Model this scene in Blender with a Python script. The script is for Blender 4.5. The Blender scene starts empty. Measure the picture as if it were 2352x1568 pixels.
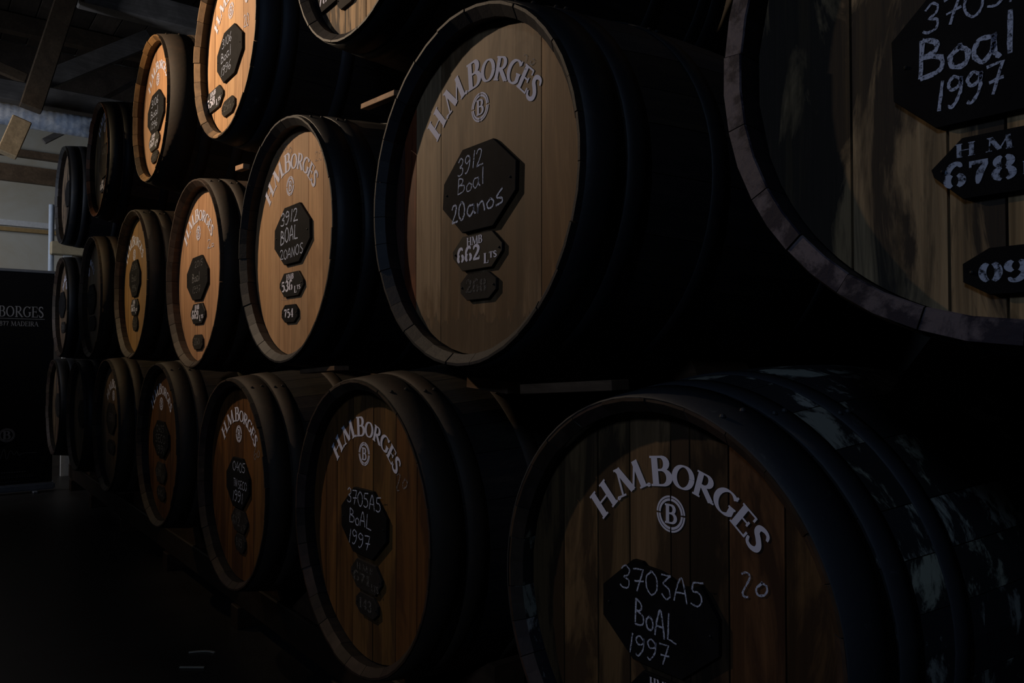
import bpy, bmesh, math, random
from mathutils import Vector, Matrix
random.seed(7)
S = bpy.context.scene
C = bpy.context.collection
PI = math.pi
# ------------------------------------------------------------------ camera
F = 1764.0; CX, CY = 1176.0, 784.0
XVP, HY = -200.0, 825.0
TH = math.atan((CX - XVP) / F); PIT = math.atan((HY - CY) / F)
DP, EYE = 0.985, 1.25
FW = Vector((-math.cos(TH) * math.cos(PIT), math.sin(TH) * math.cos(PIT), math.sin(PIT)))
RT = Vector((math.sin(TH), math.cos(TH), 0)); UP = RT.cross(FW)
CAM = Vector((0, -DP, EYE))
cd = bpy.data.cameras.new('camera'); cam = bpy.data.objects.new('camera', cd); C.objects.link(cam)
cam.matrix_world = Matrix.Translation(CAM) @ Matrix((RT, UP, -FW)).transposed().to_4x4()
cd.sensor_width = 36.0; cd.lens = F / 2352 * 36; cd.clip_start = .02
S.camera = cam
# ------------------------------------------------------------------ light
S.view_settings.view_transform = 'Standard'; S.view_settings.look = 'None'
S.view_settings.exposure = 0.0; S.view_settings.gamma = 1.0
S.view_settings.use_curve_mapping = False
w = bpy.data.worlds.new('world'); S.world = w; w.use_nodes = True
w.node_tree.nodes['Background'].inputs[0].default_value = (.6, .75, 1, 1)
w.node_tree.nodes['Background'].inputs[1].default_value = .0003

def lamp(name, kind, loc, aim, energy, col, **kw):
    ld = bpy.data.lights.new(name, kind); o = bpy.data.objects.new(name, ld); C.objects.link(o)
    o.location = loc; o.rotation_euler = (Vector(aim) - Vector(loc)).to_track_quat('-Z', 'Y').to_euler()
    ld.energy = energy; ld.color = col
    for k, v in kw.items(): setattr(ld, k, v)
    return o
# warm ceiling spot over the aisle, aimed at the upper casks
lamp('spot_warm', 'SPOT', (-4.3, -1.6, 3.35), (-3.4, 0, 2.97), 250, (1, .74, .50), spot_size=math.radians(100), spot_blend=1.0, shadow_soft_size=.04)
# weaker warm lamps further down the aisle and at the truss
lamp('spot_far', 'SPOT', (-6.1, -1.6, 3.2), (-5.2, 0, 2.15), 95, (1, .72, .40), spot_size=math.radians(62), spot_blend=1.0, shadow_soft_size=.04)
lamp('spot_truss', 'SPOT', (-7.0, -2.2, 3.9), (-7.8, -.8, 2.9), 30, (1, .68, .30), spot_size=math.radians(60), spot_blend=1.0, shadow_soft_size=.05)
# cool daylight from a high opening behind the photographer
lamp('daylight_near', 'AREA', (.5, -3.9, 3.5), (-.9, 0, 1.2), 18, (.50, .68, 1), shape='RECTANGLE', size=.5, size_y=.7)
# daylight on the far end wall; added unseen area fill brightens truss and duct
lamp('daylight_far', 'AREA', (-8.9, -3.4, 3.0), (-10.5, -.6, 1.8), 21, (.92, .92, 1), shape='RECTANGLE', size=.8, size_y=.8, spread=math.radians(110))
lamp('roof_fill', 'AREA', (-6.6, -4.3, 2.6), (-8.3, 0, 3.2), 9, (.72, .82, 1), shape='RECTANGLE', size=.5, size_y=.5, spread=math.radians(60))

# ------------------------------------------------------------------ helpers
def at(px, py, Y=None, X=None):
    r = FW + (px - CX) / F * RT + (CY - py) / F * UP
    s = (Y - CAM.y) / r.y if Y is not None else (X - CAM.x) / r.x
    return CAM + r * s

def link(name, me, mats, parent=None, kind=None):
    o = bpy.data.objects.new(name, me); C.objects.link(o)
    for m in (mats if isinstance(mats, (list, tuple)) else [mats]):
        if m and m.name not in [x.name for x in me.materials if x]: me.materials.append(m)
    if parent: o.parent = parent
    if kind: o['kind'] = kind
    return o

def empty(name, label, cat, loc=(0, 0, 0), group=None):
    o = bpy.data.objects.new(name, None); C.objects.link(o); o.location = loc
    o.empty_display_size = .1; tag(o, label, cat, group); return o

def tag(o, label, cat, group=None):
    o['label'] = label; o['category'] = cat
    if group: o['group'] = group
    return o

def mesh_from(bm, name):
    me = bpy.data.meshes.new(name); bm.normal_update(); bm.to_mesh(me); bm.free(); return me

def box(bm, x0, x1, y0, y1, z0, z1):
    v = [bm.verts.new(p) for p in ((x0,y0,z0),(x1,y0,z0),(x1,y1,z0),(x0,y1,z0),(x0,y0,z1),(x1,y0,z1),(x1,y1,z1),(x0,y1,z1))]
    for f in ((3,2,1,0),(4,5,6,7),(0,1,5,4),(1,2,6,5),(2,3,7,6),(3,0,4,7)): bm.faces.new([v[i] for i in f])

def bar(bm, a, b, w_, h_, upv=(0, 0, 1)):
    """rectangular timber from a to b"""
    a, b = Vector(a), Vector(b); d = (b - a).normalized(); s = d.cross(Vector(upv))
    if s.length < 1e-4: s = Vector((1, 0, 0))
    s.normalize(); u = s.cross(d)
    vs = []
    for p in (a, b):
        for i, j in ((-1,-1),(1,-1),(1,1),(-1,1)): vs.append(bm.verts.new(p + s*i*w_/2 + u*j*h_/2))
    for f in ((3,2,1,0),(4,5,6,7),(0,1,5,4),(1,2,6,5),(2,3,7,6),(3,0,4,7)): bm.faces.new([vs[i] for i in f])

def bevel(bm, w_, seg=1):
    bmesh.ops.bevel(bm, geom=list(bm.edges), offset=w_, segments=seg, affect='EDGES')

def prism(pts, y0, y1, chamf=0):
    """outline in x,z extruded along y; y0 is the front"""
    bm = bmesh.new(); n = len(pts)
    cx = sum(p[0] for p in pts)/n; cz = sum(p[1] for p in pts)/n
    rings = []
    if chamf:
        k = lambda p: (cx + (p[0]-cx)*(1-chamf/ .1 * .1/ max(.02, math.hypot(p[0]-cx, p[1]-cz))), cz + (p[1]-cz)*(1-chamf/max(.02, math.hypot(p[0]-cx, p[1]-cz))))
        rings.append([bm.verts.new((k(p)[0], y0, k(p)[1])) for p in pts])
        rings.append([bm.verts.new((p[0], y0 + chamf, p[1])) for p in pts])
    else: rings.append([bm.verts.new((p[0], y0, p[1])) for p in pts])
    rings.append([bm.verts.new((p[0], y1, p[1])) for p in pts])
    for r0, r1 in zip(rings, rings[1:]):
        for i in range(n): bm.faces.new((r0[i], r0[(i+1) % n], r1[(i+1) % n], r1[i]))
    bm.faces.new(rings[0][::-1]); bm.faces.new(rings[-1])
    bmesh.ops.recalc_face_normals(bm, faces=bm.faces)
    return bm

# ------------------------------------------------------------------ materials
class NT:
    def __init__(s, name):
        s.m = bpy.data.materials.new(name); s.m.use_nodes = True; s.t = s.m.node_tree; s.n = s.t.nodes
        s.b = s.n['Principled BSDF']; s.out = s.n['Material Output']
    def node(s, ty, **kw):
        n = s.n.new(ty)
        for k, v in kw.items(): setattr(n, k, v)
        return n
    def l(s, a, b): s.t.links.new(a, b)
    def coords(s, scale, rnd=True):
        tc = s.node('ShaderNodeTexCoord'); mp = s.node('ShaderNodeMapping'); mp.inputs['Scale'].default_value = scale
        if rnd:
            oi = s.node('ShaderNodeObjectInfo'); ml = s.node('ShaderNodeMath', operation='MULTIPLY'); ml.inputs[1].default_value = 37.
            s.l(oi.outputs['Random'], ml.inputs[0])
            cb = s.node('ShaderNodeCombineXYZ'); 
            for i in range(3): s.l(ml.outputs[0], cb.inputs[i])
            s.l(cb.outputs[0], mp.inputs['Location'])
        s.l(tc.outputs['Object'], mp.inputs[0]); return mp.outputs[0]
    def noise(s, vec, scale=1, detail=6, rough=.6, dist=0):
        n = s.node('ShaderNodeTexNoise'); n.inputs['Scale'].default_value = scale; n.inputs['Detail'].default_value = detail
        n.inputs['Roughness'].default_value = rough; n.inputs['Distortion'].default_value = dist; s.l(vec, n.inputs['Vector']); return n.outputs['Fac']
    def ramp(s, fac, stops):
        r = s.node('ShaderNodeValToRGB'); e = r.color_ramp.elements
        while len(e) < len(stops): e.new(.5)
        for i, (p, c) in enumerate(stops):
            e[i].position = p; e[i].color = (c, c, c, 1) if not isinstance(c, tuple) else (*c, 1)
        s.l(fac, r.inputs[0]); return r.outputs[0]
    def mix(s, fac, a, b, mode='MIX'):
        m = s.node('ShaderNodeMix', data_type='RGBA', blend_type=mode)
        for i, v in ((0, fac), (6, a), (7, b)):
            if hasattr(v, 'is_linked'): s.l(v, m.inputs[i])
            elif i == 0: m.inputs[0].default_value = v
            else: m.inputs[i].default_value = (*v, 1)
        return m.outputs[2]
    def bump(s, h, strength=.3, dist=.003):
        b = s.node('ShaderNodeBump'); b.inputs['Strength'].default_value = strength; b.inputs['Distance'].default_value = dist
        s.l(h, b.inputs['Height']); s.l(b.outputs[0], s.b.inputs['Normal'])
    def base(s, c, rough=.7, metal=0, spec=.5):
        if hasattr(c, 'is_linked'): s.l(c, s.b.inputs['Base Color'])
        else: s.b.inputs['Base Color'].default_value = (*c, 1)
        s.b.inputs['Roughness'].default_value = rough; s.b.inputs['Metallic'].default_value = metal
        s.b.inputs['Specular IOR Level'].default_value = spec

def wood(name, col, stain=.35, dark=.35, grain=(70, 70, 3), blot=(7, 7, 1.6), rough=.6, tint=True, blotcol=None, thr=(.42, .62), spec=.3, bump=.25, streak=0, low=None):
    t = NT(name)
    g = t.noise(t.coords(grain), 1, 8, .7, .6)
    b = t.noise(t.coords(blot), 1, 7, .62, .9)
    f = t.noise(t.coords(tuple(x * 3 for x in grain)), 1, 3, .5)
    c = t.mix(t.ramp(g, [(.3, 0), (.7, 1)]), tuple(x * (1 - dark) for x in col), tuple(min(1, x * 1.12) for x in col))
    bc = blotcol or tuple(x * .28 for x in col)
    m = t.node('ShaderNodeMath', operation='MULTIPLY'); m.inputs[1].default_value = stain
    t.l(t.ramp(b, [(thr[0], 1), (thr[1], 0)]), m.inputs[0])
    c = t.mix(m.outputs[0], c, bc)
    if streak:   # long dark water streaks down the grain
        sn = t.noise(t.coords((26, 26, .9)), 1, 5, .6, .5); m2 = t.node('ShaderNodeMath', operation='MULTIPLY'); m2.inputs[1].default_value = streak
        t.l(t.ramp(sn, [(.36, 1), (.47, 0)]), m2.inputs[0]); c = t.mix(m2.outputs[0], c, tuple(x*.22 for x in col))
    if low is not None:   # tide mark of old damp near the foot of the head
        tc = t.node('ShaderNodeTexCoord'); sx = t.node('ShaderNodeSeparateXYZ'); t.l(tc.outputs['Object'], sx.inputs[0])
        nn = t.noise(t.coords((38, 38, 6), False), 1, 4, .7); a1 = t.node('ShaderNodeMath', operation='MULTIPLY_ADD'); a1.inputs[1].default_value = .16
        t.l(nn, a1.inputs[0]); t.l(sx.outputs['Z'], a1.inputs[2]); a2 = t.node('ShaderNodeMath', operation='SUBTRACT'); a2.inputs[1].default_value = low - .5
        t.l(a1.outputs[0], a2.inputs[0])
        c = t.mix(t.ramp(a2.outputs[0], [(.50, .65), (.565, .72), (.578, 1), (.584, 0)]), c, tuple(x*.38 for x in col))
    if tint:
        oi = t.node('ShaderNodeObjectInfo'); c = t.mix(1.0, c, oi.outputs['Color'], 'MULTIPLY')
    t.base(c, rough, 0, spec); t.bump(t.mix(.4, g, f), bump, .002); return t.m

def worn(name, col, patch, amt=.6, scale=(9, 9, 9), rough=.55, metal=0, thr=(.55, .66), bumps=.3, tint=False, spec=.4):
    t = NT(name); n = t.noise(t.coords(scale), 1, 9, .68, .4); n2 = t.noise(t.coords(tuple(x*4 for x in scale)), 1, 6, .6)
    m = t.node('ShaderNodeMath', operation='MULTIPLY'); m.inputs[1].default_value = amt
    t.l(t.ramp(n, [(thr[0], 0), (thr[1], 1)]), m.inputs[0])
    c = t.mix(m.outputs[0], col, patch); c = t.mix(t.ramp(n2, [(.3, .75), (.7, 1.)]), (0, 0, 0), c) if False else c
    if tint:
        oi = t.node('ShaderNodeObjectInfo'); c = t.mix(1.0, c, oi.outputs['Color'], 'MULTIPLY')
    t.base(c, rough, metal, spec); t.bump(n2, bumps, .002); return t.m

def plain(name, col, rough=.6, metal=0, spec=.3):
    t = NT(name); n = t.noise(t.coords((25, 25, 25)), 1, 5)
    t.base(t.mix(t.ramp(n, [(.3, 0), (.7, 1)]), tuple(x * .8 for x in col), col), rough, metal, spec); t.bump(n, .15, .001); return t.m

def chalk(name, col, cover=(.38, .52), scale=260):
    t = NT(name); n = t.noise(t.coords((scale,) * 3), 1, 4, .7)
    t.base(col, .95, 0, .05)
    tr = t.node('ShaderNodeBsdfTransparent'); ms = t.node('ShaderNodeMixShader')
    t.l(t.ramp(n, [(cover[0], 0), (cover[1], 1)]), ms.inputs[0]); t.l(tr.outputs[0], ms.inputs[1]); t.l(t.b.outputs[0], ms.inputs[2])
    t.l(ms.outputs[0], t.out.inputs[0]); return t.m

M_slate = worn('slate', (.0085, .009, .011), (.022, .022, .025), .6, (14, 14, 14), .8, 0, (.4, .7), .1, spec=.10)
M_slate_black = worn('black_plate', (.006, .006, .007), (.02, .02, .022), .5, (14, 14, 14), .55, 0, (.5, .7), .08, spec=.25)
M_slate_dim = worn('worn_plate', (.022, .020, .019), (.05, .045, .04), .6, (14, 14, 14), .8, 0, (.4, .7), .15, spec=.15)
M_slate_night = worn('blackboard_paint', (.004, .0045, .006), (.013, .014, .017), .6, (10, 10, 10), .75, 0, (.45, .7), .1, spec=.12)
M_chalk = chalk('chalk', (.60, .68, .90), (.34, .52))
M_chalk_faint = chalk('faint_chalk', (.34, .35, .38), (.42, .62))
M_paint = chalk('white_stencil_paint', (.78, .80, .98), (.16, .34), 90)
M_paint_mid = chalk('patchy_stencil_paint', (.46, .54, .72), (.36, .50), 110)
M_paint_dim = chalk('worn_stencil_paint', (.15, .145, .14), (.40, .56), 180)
M_iron = worn('hoop_iron', (.016, .017, .020), (.06, .045, .035), .5, (14, 14, 14), .55, .3, (.56, .72), .25)
M_iron_brown = worn('hoop_rust', (.030, .022, .016), (.062, .036, .022), .6, (12, 12, 12), .7, .1, (.48, .7), .3)
M_iron_blue = worn('hoop_painted', (.030, .034, .042), (.14, .15, .16), .45, (17, 17, 17), .6, .1, (.62, .70), .25)
M_body_dark = worn('cask_dark', (.018, .016, .016), (.05, .04, .03), .6, (40, 3, 40), .6, 0, (.5, .7), .35, tint=True)
M_body_brown = worn('cask_brown', (.050, .036, .026), (.13, .080, .045), .6, (40, 3, 40), .65, 0, (.5, .7), .35, tint=True)
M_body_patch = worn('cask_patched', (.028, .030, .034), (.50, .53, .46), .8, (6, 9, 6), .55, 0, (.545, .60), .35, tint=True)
CH = {
 'tan': wood('chime_tan', (.42, .27, .14), .55, .4, (20, 20, 60), (10, 10, 10), tint=True),
 'brown': wood('chime_brown', (.075, .050, .036), .6, .4, (20, 20, 60), (10, 10, 10), tint=True),
 'red': wood('chime_red', (.20, .085, .035), .55, .4, (20, 20, 60), (10, 10, 10), tint=True),
 'black': worn('chime_black', (.018, .019, .023), (.10, .085, .075), .6, (25, 25, 25), .6, 0, (.62, .75), .3, tint=True),
 'mottled': worn('chime_mottled', (.022, .019, .030), (.17, .145, .14), .85, (17, 17, 17), .6, 0, (.44, .54), .4, tint=True),
}
HW = {
 'pale': wood('head_pale_oak', (.62, .40, .235), .45, .25, rough=.6, thr=(.42, .54), blotcol=(.33, .19, .10), streak=.22),
 'mid': wood('head_brown_oak', (.26, .180, .112), .85, .45, rough=.6, thr=(.44, .54), blotcol=(.11, .066, .034), streak=.45, low=-.30),
 'old': wood('head_weathered_oak', (.34, .262, .165), .93, .45, (60, 60, 3), (9, 9, 2.2), thr=(.455, .525), blotcol=(.016, .015, .016), rough=.75, bump=.5, streak=.8),
 'orange': wood('head_amber_oak', (.19, .098, .034), .70, .35, blotcol=(.06, .032, .016), rough=.6, thr=(.43, .52), streak=.6),
 'amber': wood('head_stained_oak', (.18, .122, .066), .85, .40, (60, 60, 3), (8, 8, 1.8), blotcol=(.035, .024, .016), rough=.65, thr=(.43, .52), streak=.6),
 'grey': wood('head_dim_oak', (.20, .135, .080), .6, .35, blotcol=(.03, .022, .016)),
}

# ------------------------------------------------------------------ lettering (flat strokes built as mesh)
def smooth(pts, closed=False, n=6):
    P = [Vector((p[0], p[1])) for p in pts]; out = []; N = len(P)
    rng = range(N) if closed else range(N - 1)
    for i in rng:
        if closed: p0, p1, p2, p3 = P[(i-1) % N], P[i], P[(i+1) % N], P[(i+2) % N]
        else: p0, p1, p2, p3 = P[max(i-1, 0)], P[i], P[i+1], P[min(i+2, N-1)]
        for k in range(n):
            t = k / n; t2 = t*t; t3 = t2*t
            out.append(.5*((2*p1) + (p2-p0)*t + (2*p0-5*p1+4*p2-p3)*t2 + (3*p1-p0-3*p2+p3)*t3))
    out.append(P[0].copy() if closed else P[-1].copy()); return out

def ell(cx, cy, rx, ry, a0=0, a1=360, n=22):
    return [(cx + rx*math.cos(math.radians(a0+(a1-a0)*i/n)), cy + ry*math.sin(math.radians(a0+(a1-a0)*i/n))) for i in range(n+1)]

def ribbon(bm, pts, wid, T, y):
    """pts 2D glyph coords, wid list of widths, T maps 2D -> (x,z)"""
    P = [Vector((p[0], p[1])) for p in pts]; N = len(P)
    if N < 2: return
    L = []
    for i in range(N):
        d = (P[min(i+1, N-1)] - P[max(i-1, 0)])
        if d.length < 1e-6: d = Vector((1, 0))
        d.normalize(); n = Vector((-d.y, d.x)); h = wid[i] / 2
        a, b = T(P[i] + n*h), T(P[i] - n*h)
        L.append((bm.verts.new((a[0], y, a[1])), bm.verts.new((b[0], y, b[1]))))
    for (a, b), (c, d) in zip(L, L[1:]): bm.faces.new((a, b, d, c))

def dirw(pts, thick, thin):
    out = []; N = len(pts)
    for i in range(N):
        a, b = pts[max(i-1, 0)], pts[min(i+1, N-1)]
        d = Vector((b[0]-a[0], b[1]-a[1])); s = abs(d.y)/d.length if d.length > 1e-6 else 1
        out.append(thin + (thick-thin) * s**1.3)
    return out

# serif capitals: (width, strokes) ; stroke = ('s' straight | 'c' curve | 'f' serif , pts [, widths])
def sf(x, y, l=.30): return ('f', [(x - l/2, y), (x + l/2, y)])
SER = {
 'H': (.95, [('v', [(.2, 0), (.2, 1)]), ('v', [(.75, 0), (.75, 1)]), ('h', [(.2, .5), (.75, .5)]), sf(.2, .02), sf(.2, .98), sf(.75, .02), sf(.75, .98)]),
 'M': (1.15, [('h', [(.14, 0), (.2, .98)]), ('v', [(.2, 1), (.58, .06)]), ('h', [(.58, .06), (.94, .98)]), ('v', [(.93, 1), (1.0, 0)]), sf(.14, .02, .26), sf(1.0, .02, .32), ('f', [(.06, .98), (.22, .98)])]),
 'B': (.78, [('v', [(.2, 0), (.2, 1)]), ('c', [(.2, .975)] + ell(.4, .755, .20, .22, 90, -90, 12) + [(.2, .535)]), ('c', [(.2, .535)] + ell(.42, .28, .25, .255, 90, -90, 12) + [(.2, .025)]), ('f', [(.04, .975), (.3, .975)]), ('f', [(.04, .025), (.3, .025)])]),
 'O': (.90, [('c', ell(.45, .5, .35, .46, 0, 360, 30))]),
 'R': (.84, [('v', [(.2, 0), (.2, 1)]), ('c', [(.2, .975)] + ell(.4, .74, .22, .235, 90, -90, 12) + [(.2, .505)]), ('v', [(.36, .5), (.78, .02)]), sf(.2, .02), ('f', [(.04, .975), (.3, .975)]), ('f', [(.68, .02), (.9, .02)])]),
 'G': (.88, [('c', ell(.48, .5, .37, .47, 42, 318, 26)), ('v', [(.74, .46), (.74, .14)]), sf(.74, .45, .28), ('h', [(.755, .82), (.78, 1.0)])]),
 'E': (.74, [('v', [(.2, 0), (.2, 1)]), ('h', [(.05, .975), (.64, .975)]), ('h', [(.2, .52), (.54, .52)]), ('h', [(.05, .025), (.68, .025)]), ('h', [(.63, .78), (.63, 1)]), ('h', [(.54, .41), (.54, .63)]), ('h', [(.67, 0), (.67, .25)])]),
 'S': (.62, [('w', smooth([(.52, .78), (.44, .94), (.28, .97), (.12, .86), (.14, .66), (.32, .52), (.48, .36), (.50, .16), (.34, .03), (.16, .06), (.08, .24)], False, 4))]),
 'L': (.70, [('v', [(.2, 0), (.2, 1)]), ('h', [(.05, .025), (.6, .025)]), ('h', [(.6, 0), (.6, .28)]), sf(.2, .98)]),
 'T': (.74, [('v', [(.36, 0), (.36, 1)]), ('h', [(.04, .975), (.68, .975)]), ('h', [(.05, .75), (.05, 1)]), ('h', [(.67, .75), (.67, 1)]), sf(.36, .02)]),
 'A': (.9, [('h', [(.1, 0), (.45, 1)]), ('v', [(.44, 1), (.8, 0)]), ('h', [(.22, .34), (.68, .34)]), sf(.1, .02, .26), sf(.8, .02)]),
 'D': (.9, [('v', [(.2, 0), (.2, 1)]), ('c', [(.2, .975)] + ell(.4, .5, .38, .462, 90, -90, 16) + [(.2, .025)]), ('f', [(.04, .975), (.3, .975)]), ('f', [(.04, .025), (.3, .025)])]),
 'I': (.4, [('v', [(.2, 0), (.2, 1)]), sf(.2, .02), sf(.2, .98)]),
 'N': (.95, [('h', [(.2, 0), (.2, 1)]), ('v', [(.2, 1), (.75, 0)]), ('h', [(.75, 0), (.75, 1)]), sf(.2, .02), sf(.75, .98), ('f', [(.06, .98), (.24, .98)])]),
 'C': (.82, [('c', ell(.46, .5, .36, .47, 45, 315, 26)), ('h', [(.72, .8), (.74, .98)])]),
 '.': (.26, [('dot', [(.13, .09)])]),
 ' ': (.4, []),
 '0': (.68, [('k', ell(.33, .5, .22, .46, 0, 360, 26))]),
 '1': (.5, [('v', [(.25, 0), (.25, 1)]), sf(.25, .03, .34), ('h', [(.08, .84), (.25, .97)])]),
 '2': (.66, [('w', smooth([(.12, .74), (.16, .93), (.34, .98), (.50, .84), (.46, .58), (.2, .22), (.08, .06)], False, 4)), ('v2', [(.08, .08), (.56, .08)]), ('h', [(.57, .04), (.57, .26)])]),
 '3': (.66, [('w', smooth([(.12, .80), (.28, .98), (.48, .84), (.46, .62), (.28, .53)], False, 4)), ('w', smooth([(.28, .53), (.50, .42), (.53, .2), (.36, .02), (.16, .06), (.1, .22)], False, 4))]),
 '4': (.68, [('v', [(.46, 0), (.46, 1)]), ('h', [(.44, .98), (.06, .28)]), ('h', [(.04, .28), (.64, .28)]), sf(.46, .03, .26)]),
 '5': (.66, [('v2', [(.14, .92), (.52, .92)]), ('h', [(.14, .95), (.12, .52)]), ('w', smooth([(.12, .52), (.3, .62), (.5, .48), (.52, .2), (.34, .02), (.14, .08)], False, 4))]),
 '6': (.68, [('k', ell(.34, .29, .21, .27, 0, 360, 22)), ('w', smooth([(.52, .82), (.44, .97), (.28, .94), (.15, .7), (.12, .34)], False, 4))]),
 '7': (.64, [('v2', [(.08, .90), (.56, .90)]), ('w', smooth([(.54, .86), (.36, .5), (.28, .02)], False, 4)), ('h', [(.09, .72), (.09, .98)])]),
 '8': (.68, [('k', ell(.33, .75, .18, .22, 0, 360, 20)), ('k', ell(.33, .27, .22, .25, 0, 360, 20))]),
 '9': (.68, [('k', ell(.32, .71, .21, .27, 0, 360, 22)), ('w', smooth([(.14, .18), (.22, .03), (.38, .06), (.51, .3), (.54, .66)], False, 4))]),
}
def glyph_serif(bm, ch, T, y, thick=.17, thin=.06, stencil=False, step=[0]):
    w_, st = SER[ch]
    for kind, *rest in st:
        pts = rest[0]; step[0] += 1; yy = y - (step[0] % 7) * 3e-5
        if kind == 'v': ribbon(bm, pts, [thick]*2, T, yy)
        elif kind == 'v2': ribbon(bm, pts, [thick*.75]*2, T, yy)
        elif kind in 'hf': ribbon(bm, pts, [thin]*2, T, yy)
        elif kind == 'w':
            n = len(pts); ribbon(bm, pts, [thin + (thick-thin) * math.sin(PI*min(1, max(0, i/(n-1))))**.8 for i in range(n)], T, yy)
        elif kind == 'dot':
            c = pts[0]; ribbon(bm, ell(c[0], c[1], .045, .045, 0, 360, 10), [.09]*11, T, yy)
        else:
            wd = dirw(pts, thick, thin)
            if kind == 'k' and stencil:
                seg = []
                for i, p in enumerate(pts):
                    if wd[i] < thin + (thick-thin)*.22:
                        if len(seg) > 1: ribbon(bm, [s[0] for s in seg], [s[1] for s in seg], T, yy)
                        seg = []
                    else: seg.append((p, wd[i]))
                if len(seg) > 1: ribbon(bm, [s[0] for s in seg], [s[1] for s in seg], T, yy)
            else: ribbon(bm, pts, wd, T, yy)

def line_serif(bm, text, x0, x1, z0, z1, y, thick=.17, thin=.06, stencil=False, shear=0, dz=0):
    tot = sum(SER[c][0] for c in text); sx = (x1-x0)/tot; sz = z1-z0; px = 0
    for c in text:
        o = px
        glyph_serif(bm, c, lambda p, o=o: (x0 + (o+p[0])*sx + p[1]*shear*sz, z0 + p[1]*sz + (o+p[0])/tot*dz), y, thick, thin, stencil)
        px += SER[c][0]

def hc(*p, closed=False): return smooth(p, closed, 5)
HAND = {
 '0': (.6, [hc((.3, 1), (.06, .72), (.06, .28), (.28, 0), (.5, .25), (.5, .72), (.34, .96), (.22, .98))]),
 'o': (.5, [hc((.25, .52), (.05, .32), (.12, .04), (.36, .06), (.42, .34), (.25, .52), closed=True)]),
 '*': (.4, [hc((.2, .45), (.04, .3), (.12, .12), (.3, .14), (.34, .34), closed=True)]),
 '1': (.36, [[(.26, 1), (.12, 0)]]),
 'i': (.3, [[(.16, 1), (.14, 0)]]),
 '2': (.64, [hc((.06, .78), (.2, .98), (.44, .88), (.36, .5), (.08, .06), (.2, .12)), [(.08, .05), (.58, .03)]]),
 'z': (.6, [hc((.12, .96), (.3, 1), (.42, .8), (.3, .5), (.16, .22), (.2, .04), (.36, 0))]),
 '3': (.6, [hc((.12, .82), (.3, 1), (.48, .84), (.42, .6), (.22, .48), (.46, .36), (.42, .06), (.2, 0), (.04, .1))]),
 '4': (.6, [[(.4, 1), (.08, .36), (.56, .42)], [(.44, .66), (.4, 0)]]),
 '5': (.6, [[(.54, 1), (.16, .94)], hc((.16, .94), (.12, .6), (.38, .56), (.48, .26), (.3, .02), (.04, .08))]),
 'j': (.6, [[(.1, .98), (.5, 1)], hc((.5, 1), (.18, .64), (.42, .44), (.46, .14), (.3, 0), (.12, .2))]),
 '6': (.55, [hc((.44, 1), (.14, .62), (.06, .24), (.26, 0), (.46, .2), (.32, .44), (.1, .3))]),
 '7': (.6, [[(.06, .94), (.52, 1), (.22, 0)], [(.12, .42), (.54, .5)]]),
 '8': (.55, [hc((.26, .52), (.06, .78), (.26, 1), (.44, .78), (.26, .52), (.04, .24), (.26, 0), (.48, .24), closed=True)]),
 '9': (.6, [hc((.46, .84), (.26, 1), (.08, .78), (.2, .56), (.44, .68), (.48, .94), (.44, .4), (.2, 0), (.06, .06))]),
 'A': (.66, [hc((.04, 0), (.16, .6), (.34, 1), (.46, .6), (.56, 0)), [(.1, .36), (.52, .4)]]),
 'B': (.66, [[(.12, 1), (.06, 0)], hc((.12, 1), (.42, .84), (.38, .62), (.14, .54)), hc((.14, .54), (.52, .42), (.48, .1), (.06, 0))]),
 'O': (.66, [hc((.3, 1), (.06, .7), (.06, .26), (.3, 0), (.54, .28), (.52, .74), closed=True)]),
 'L': (.6, [[(.14, 1), (.08, .04), (.54, 0)]]),
 'C': (.6, [hc((.5, .9), (.26, 1), (.06, .6), (.1, .15), (.34, 0), (.52, .14))]),
 'D': (.66, [[(.1, 1), (.08, 0)], hc((.1, 1), (.46, .84), (.52, .36), (.34, .04), (.08, 0))]),
 'E': (.56, [[(.5, 1), (.1, .96), (.08, 0), (.5, .04)], [(.08, .5), (.42, .54)]]),
 'N': (.66, [[(.08, 0), (.1, 1), (.5, 0), (.54, 1)]]),
 'S': (.56, [hc((.48, .9), (.28, 1), (.08, .8), (.26, .54), (.46, .3), (.3, .02), (.06, .1))]),
 'T': (.6, [[(.04, .98), (.56, 1)], [(.3, 1), (.26, 0)]]),
 'a': (.6, [hc((.42, .56), (.14, .58), (.04, .24), (.22, .0), (.42, .3), (.44, .62), (.44, .2), (.56, .02))]),
 'n': (.6, [hc((.06, .6), (.1, .3), (.08, .02), (.14, .42), (.34, .6), (.44, .4), (.5, .02))]),
 's': (.5, [hc((.44, .8), (.2, .6), (.12, .42), (.4, .3), (.4, .08), (.06, .02))]),
 'l': (.32, [[(.16, 1.05), (.14, 0)]]),
 'e': (.5, [hc((.08, .3), (.4, .36), (.28, .56), (.08, .36), (.14, .04), (.44, .1))]),
 ' ': (.4, []),
}
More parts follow.
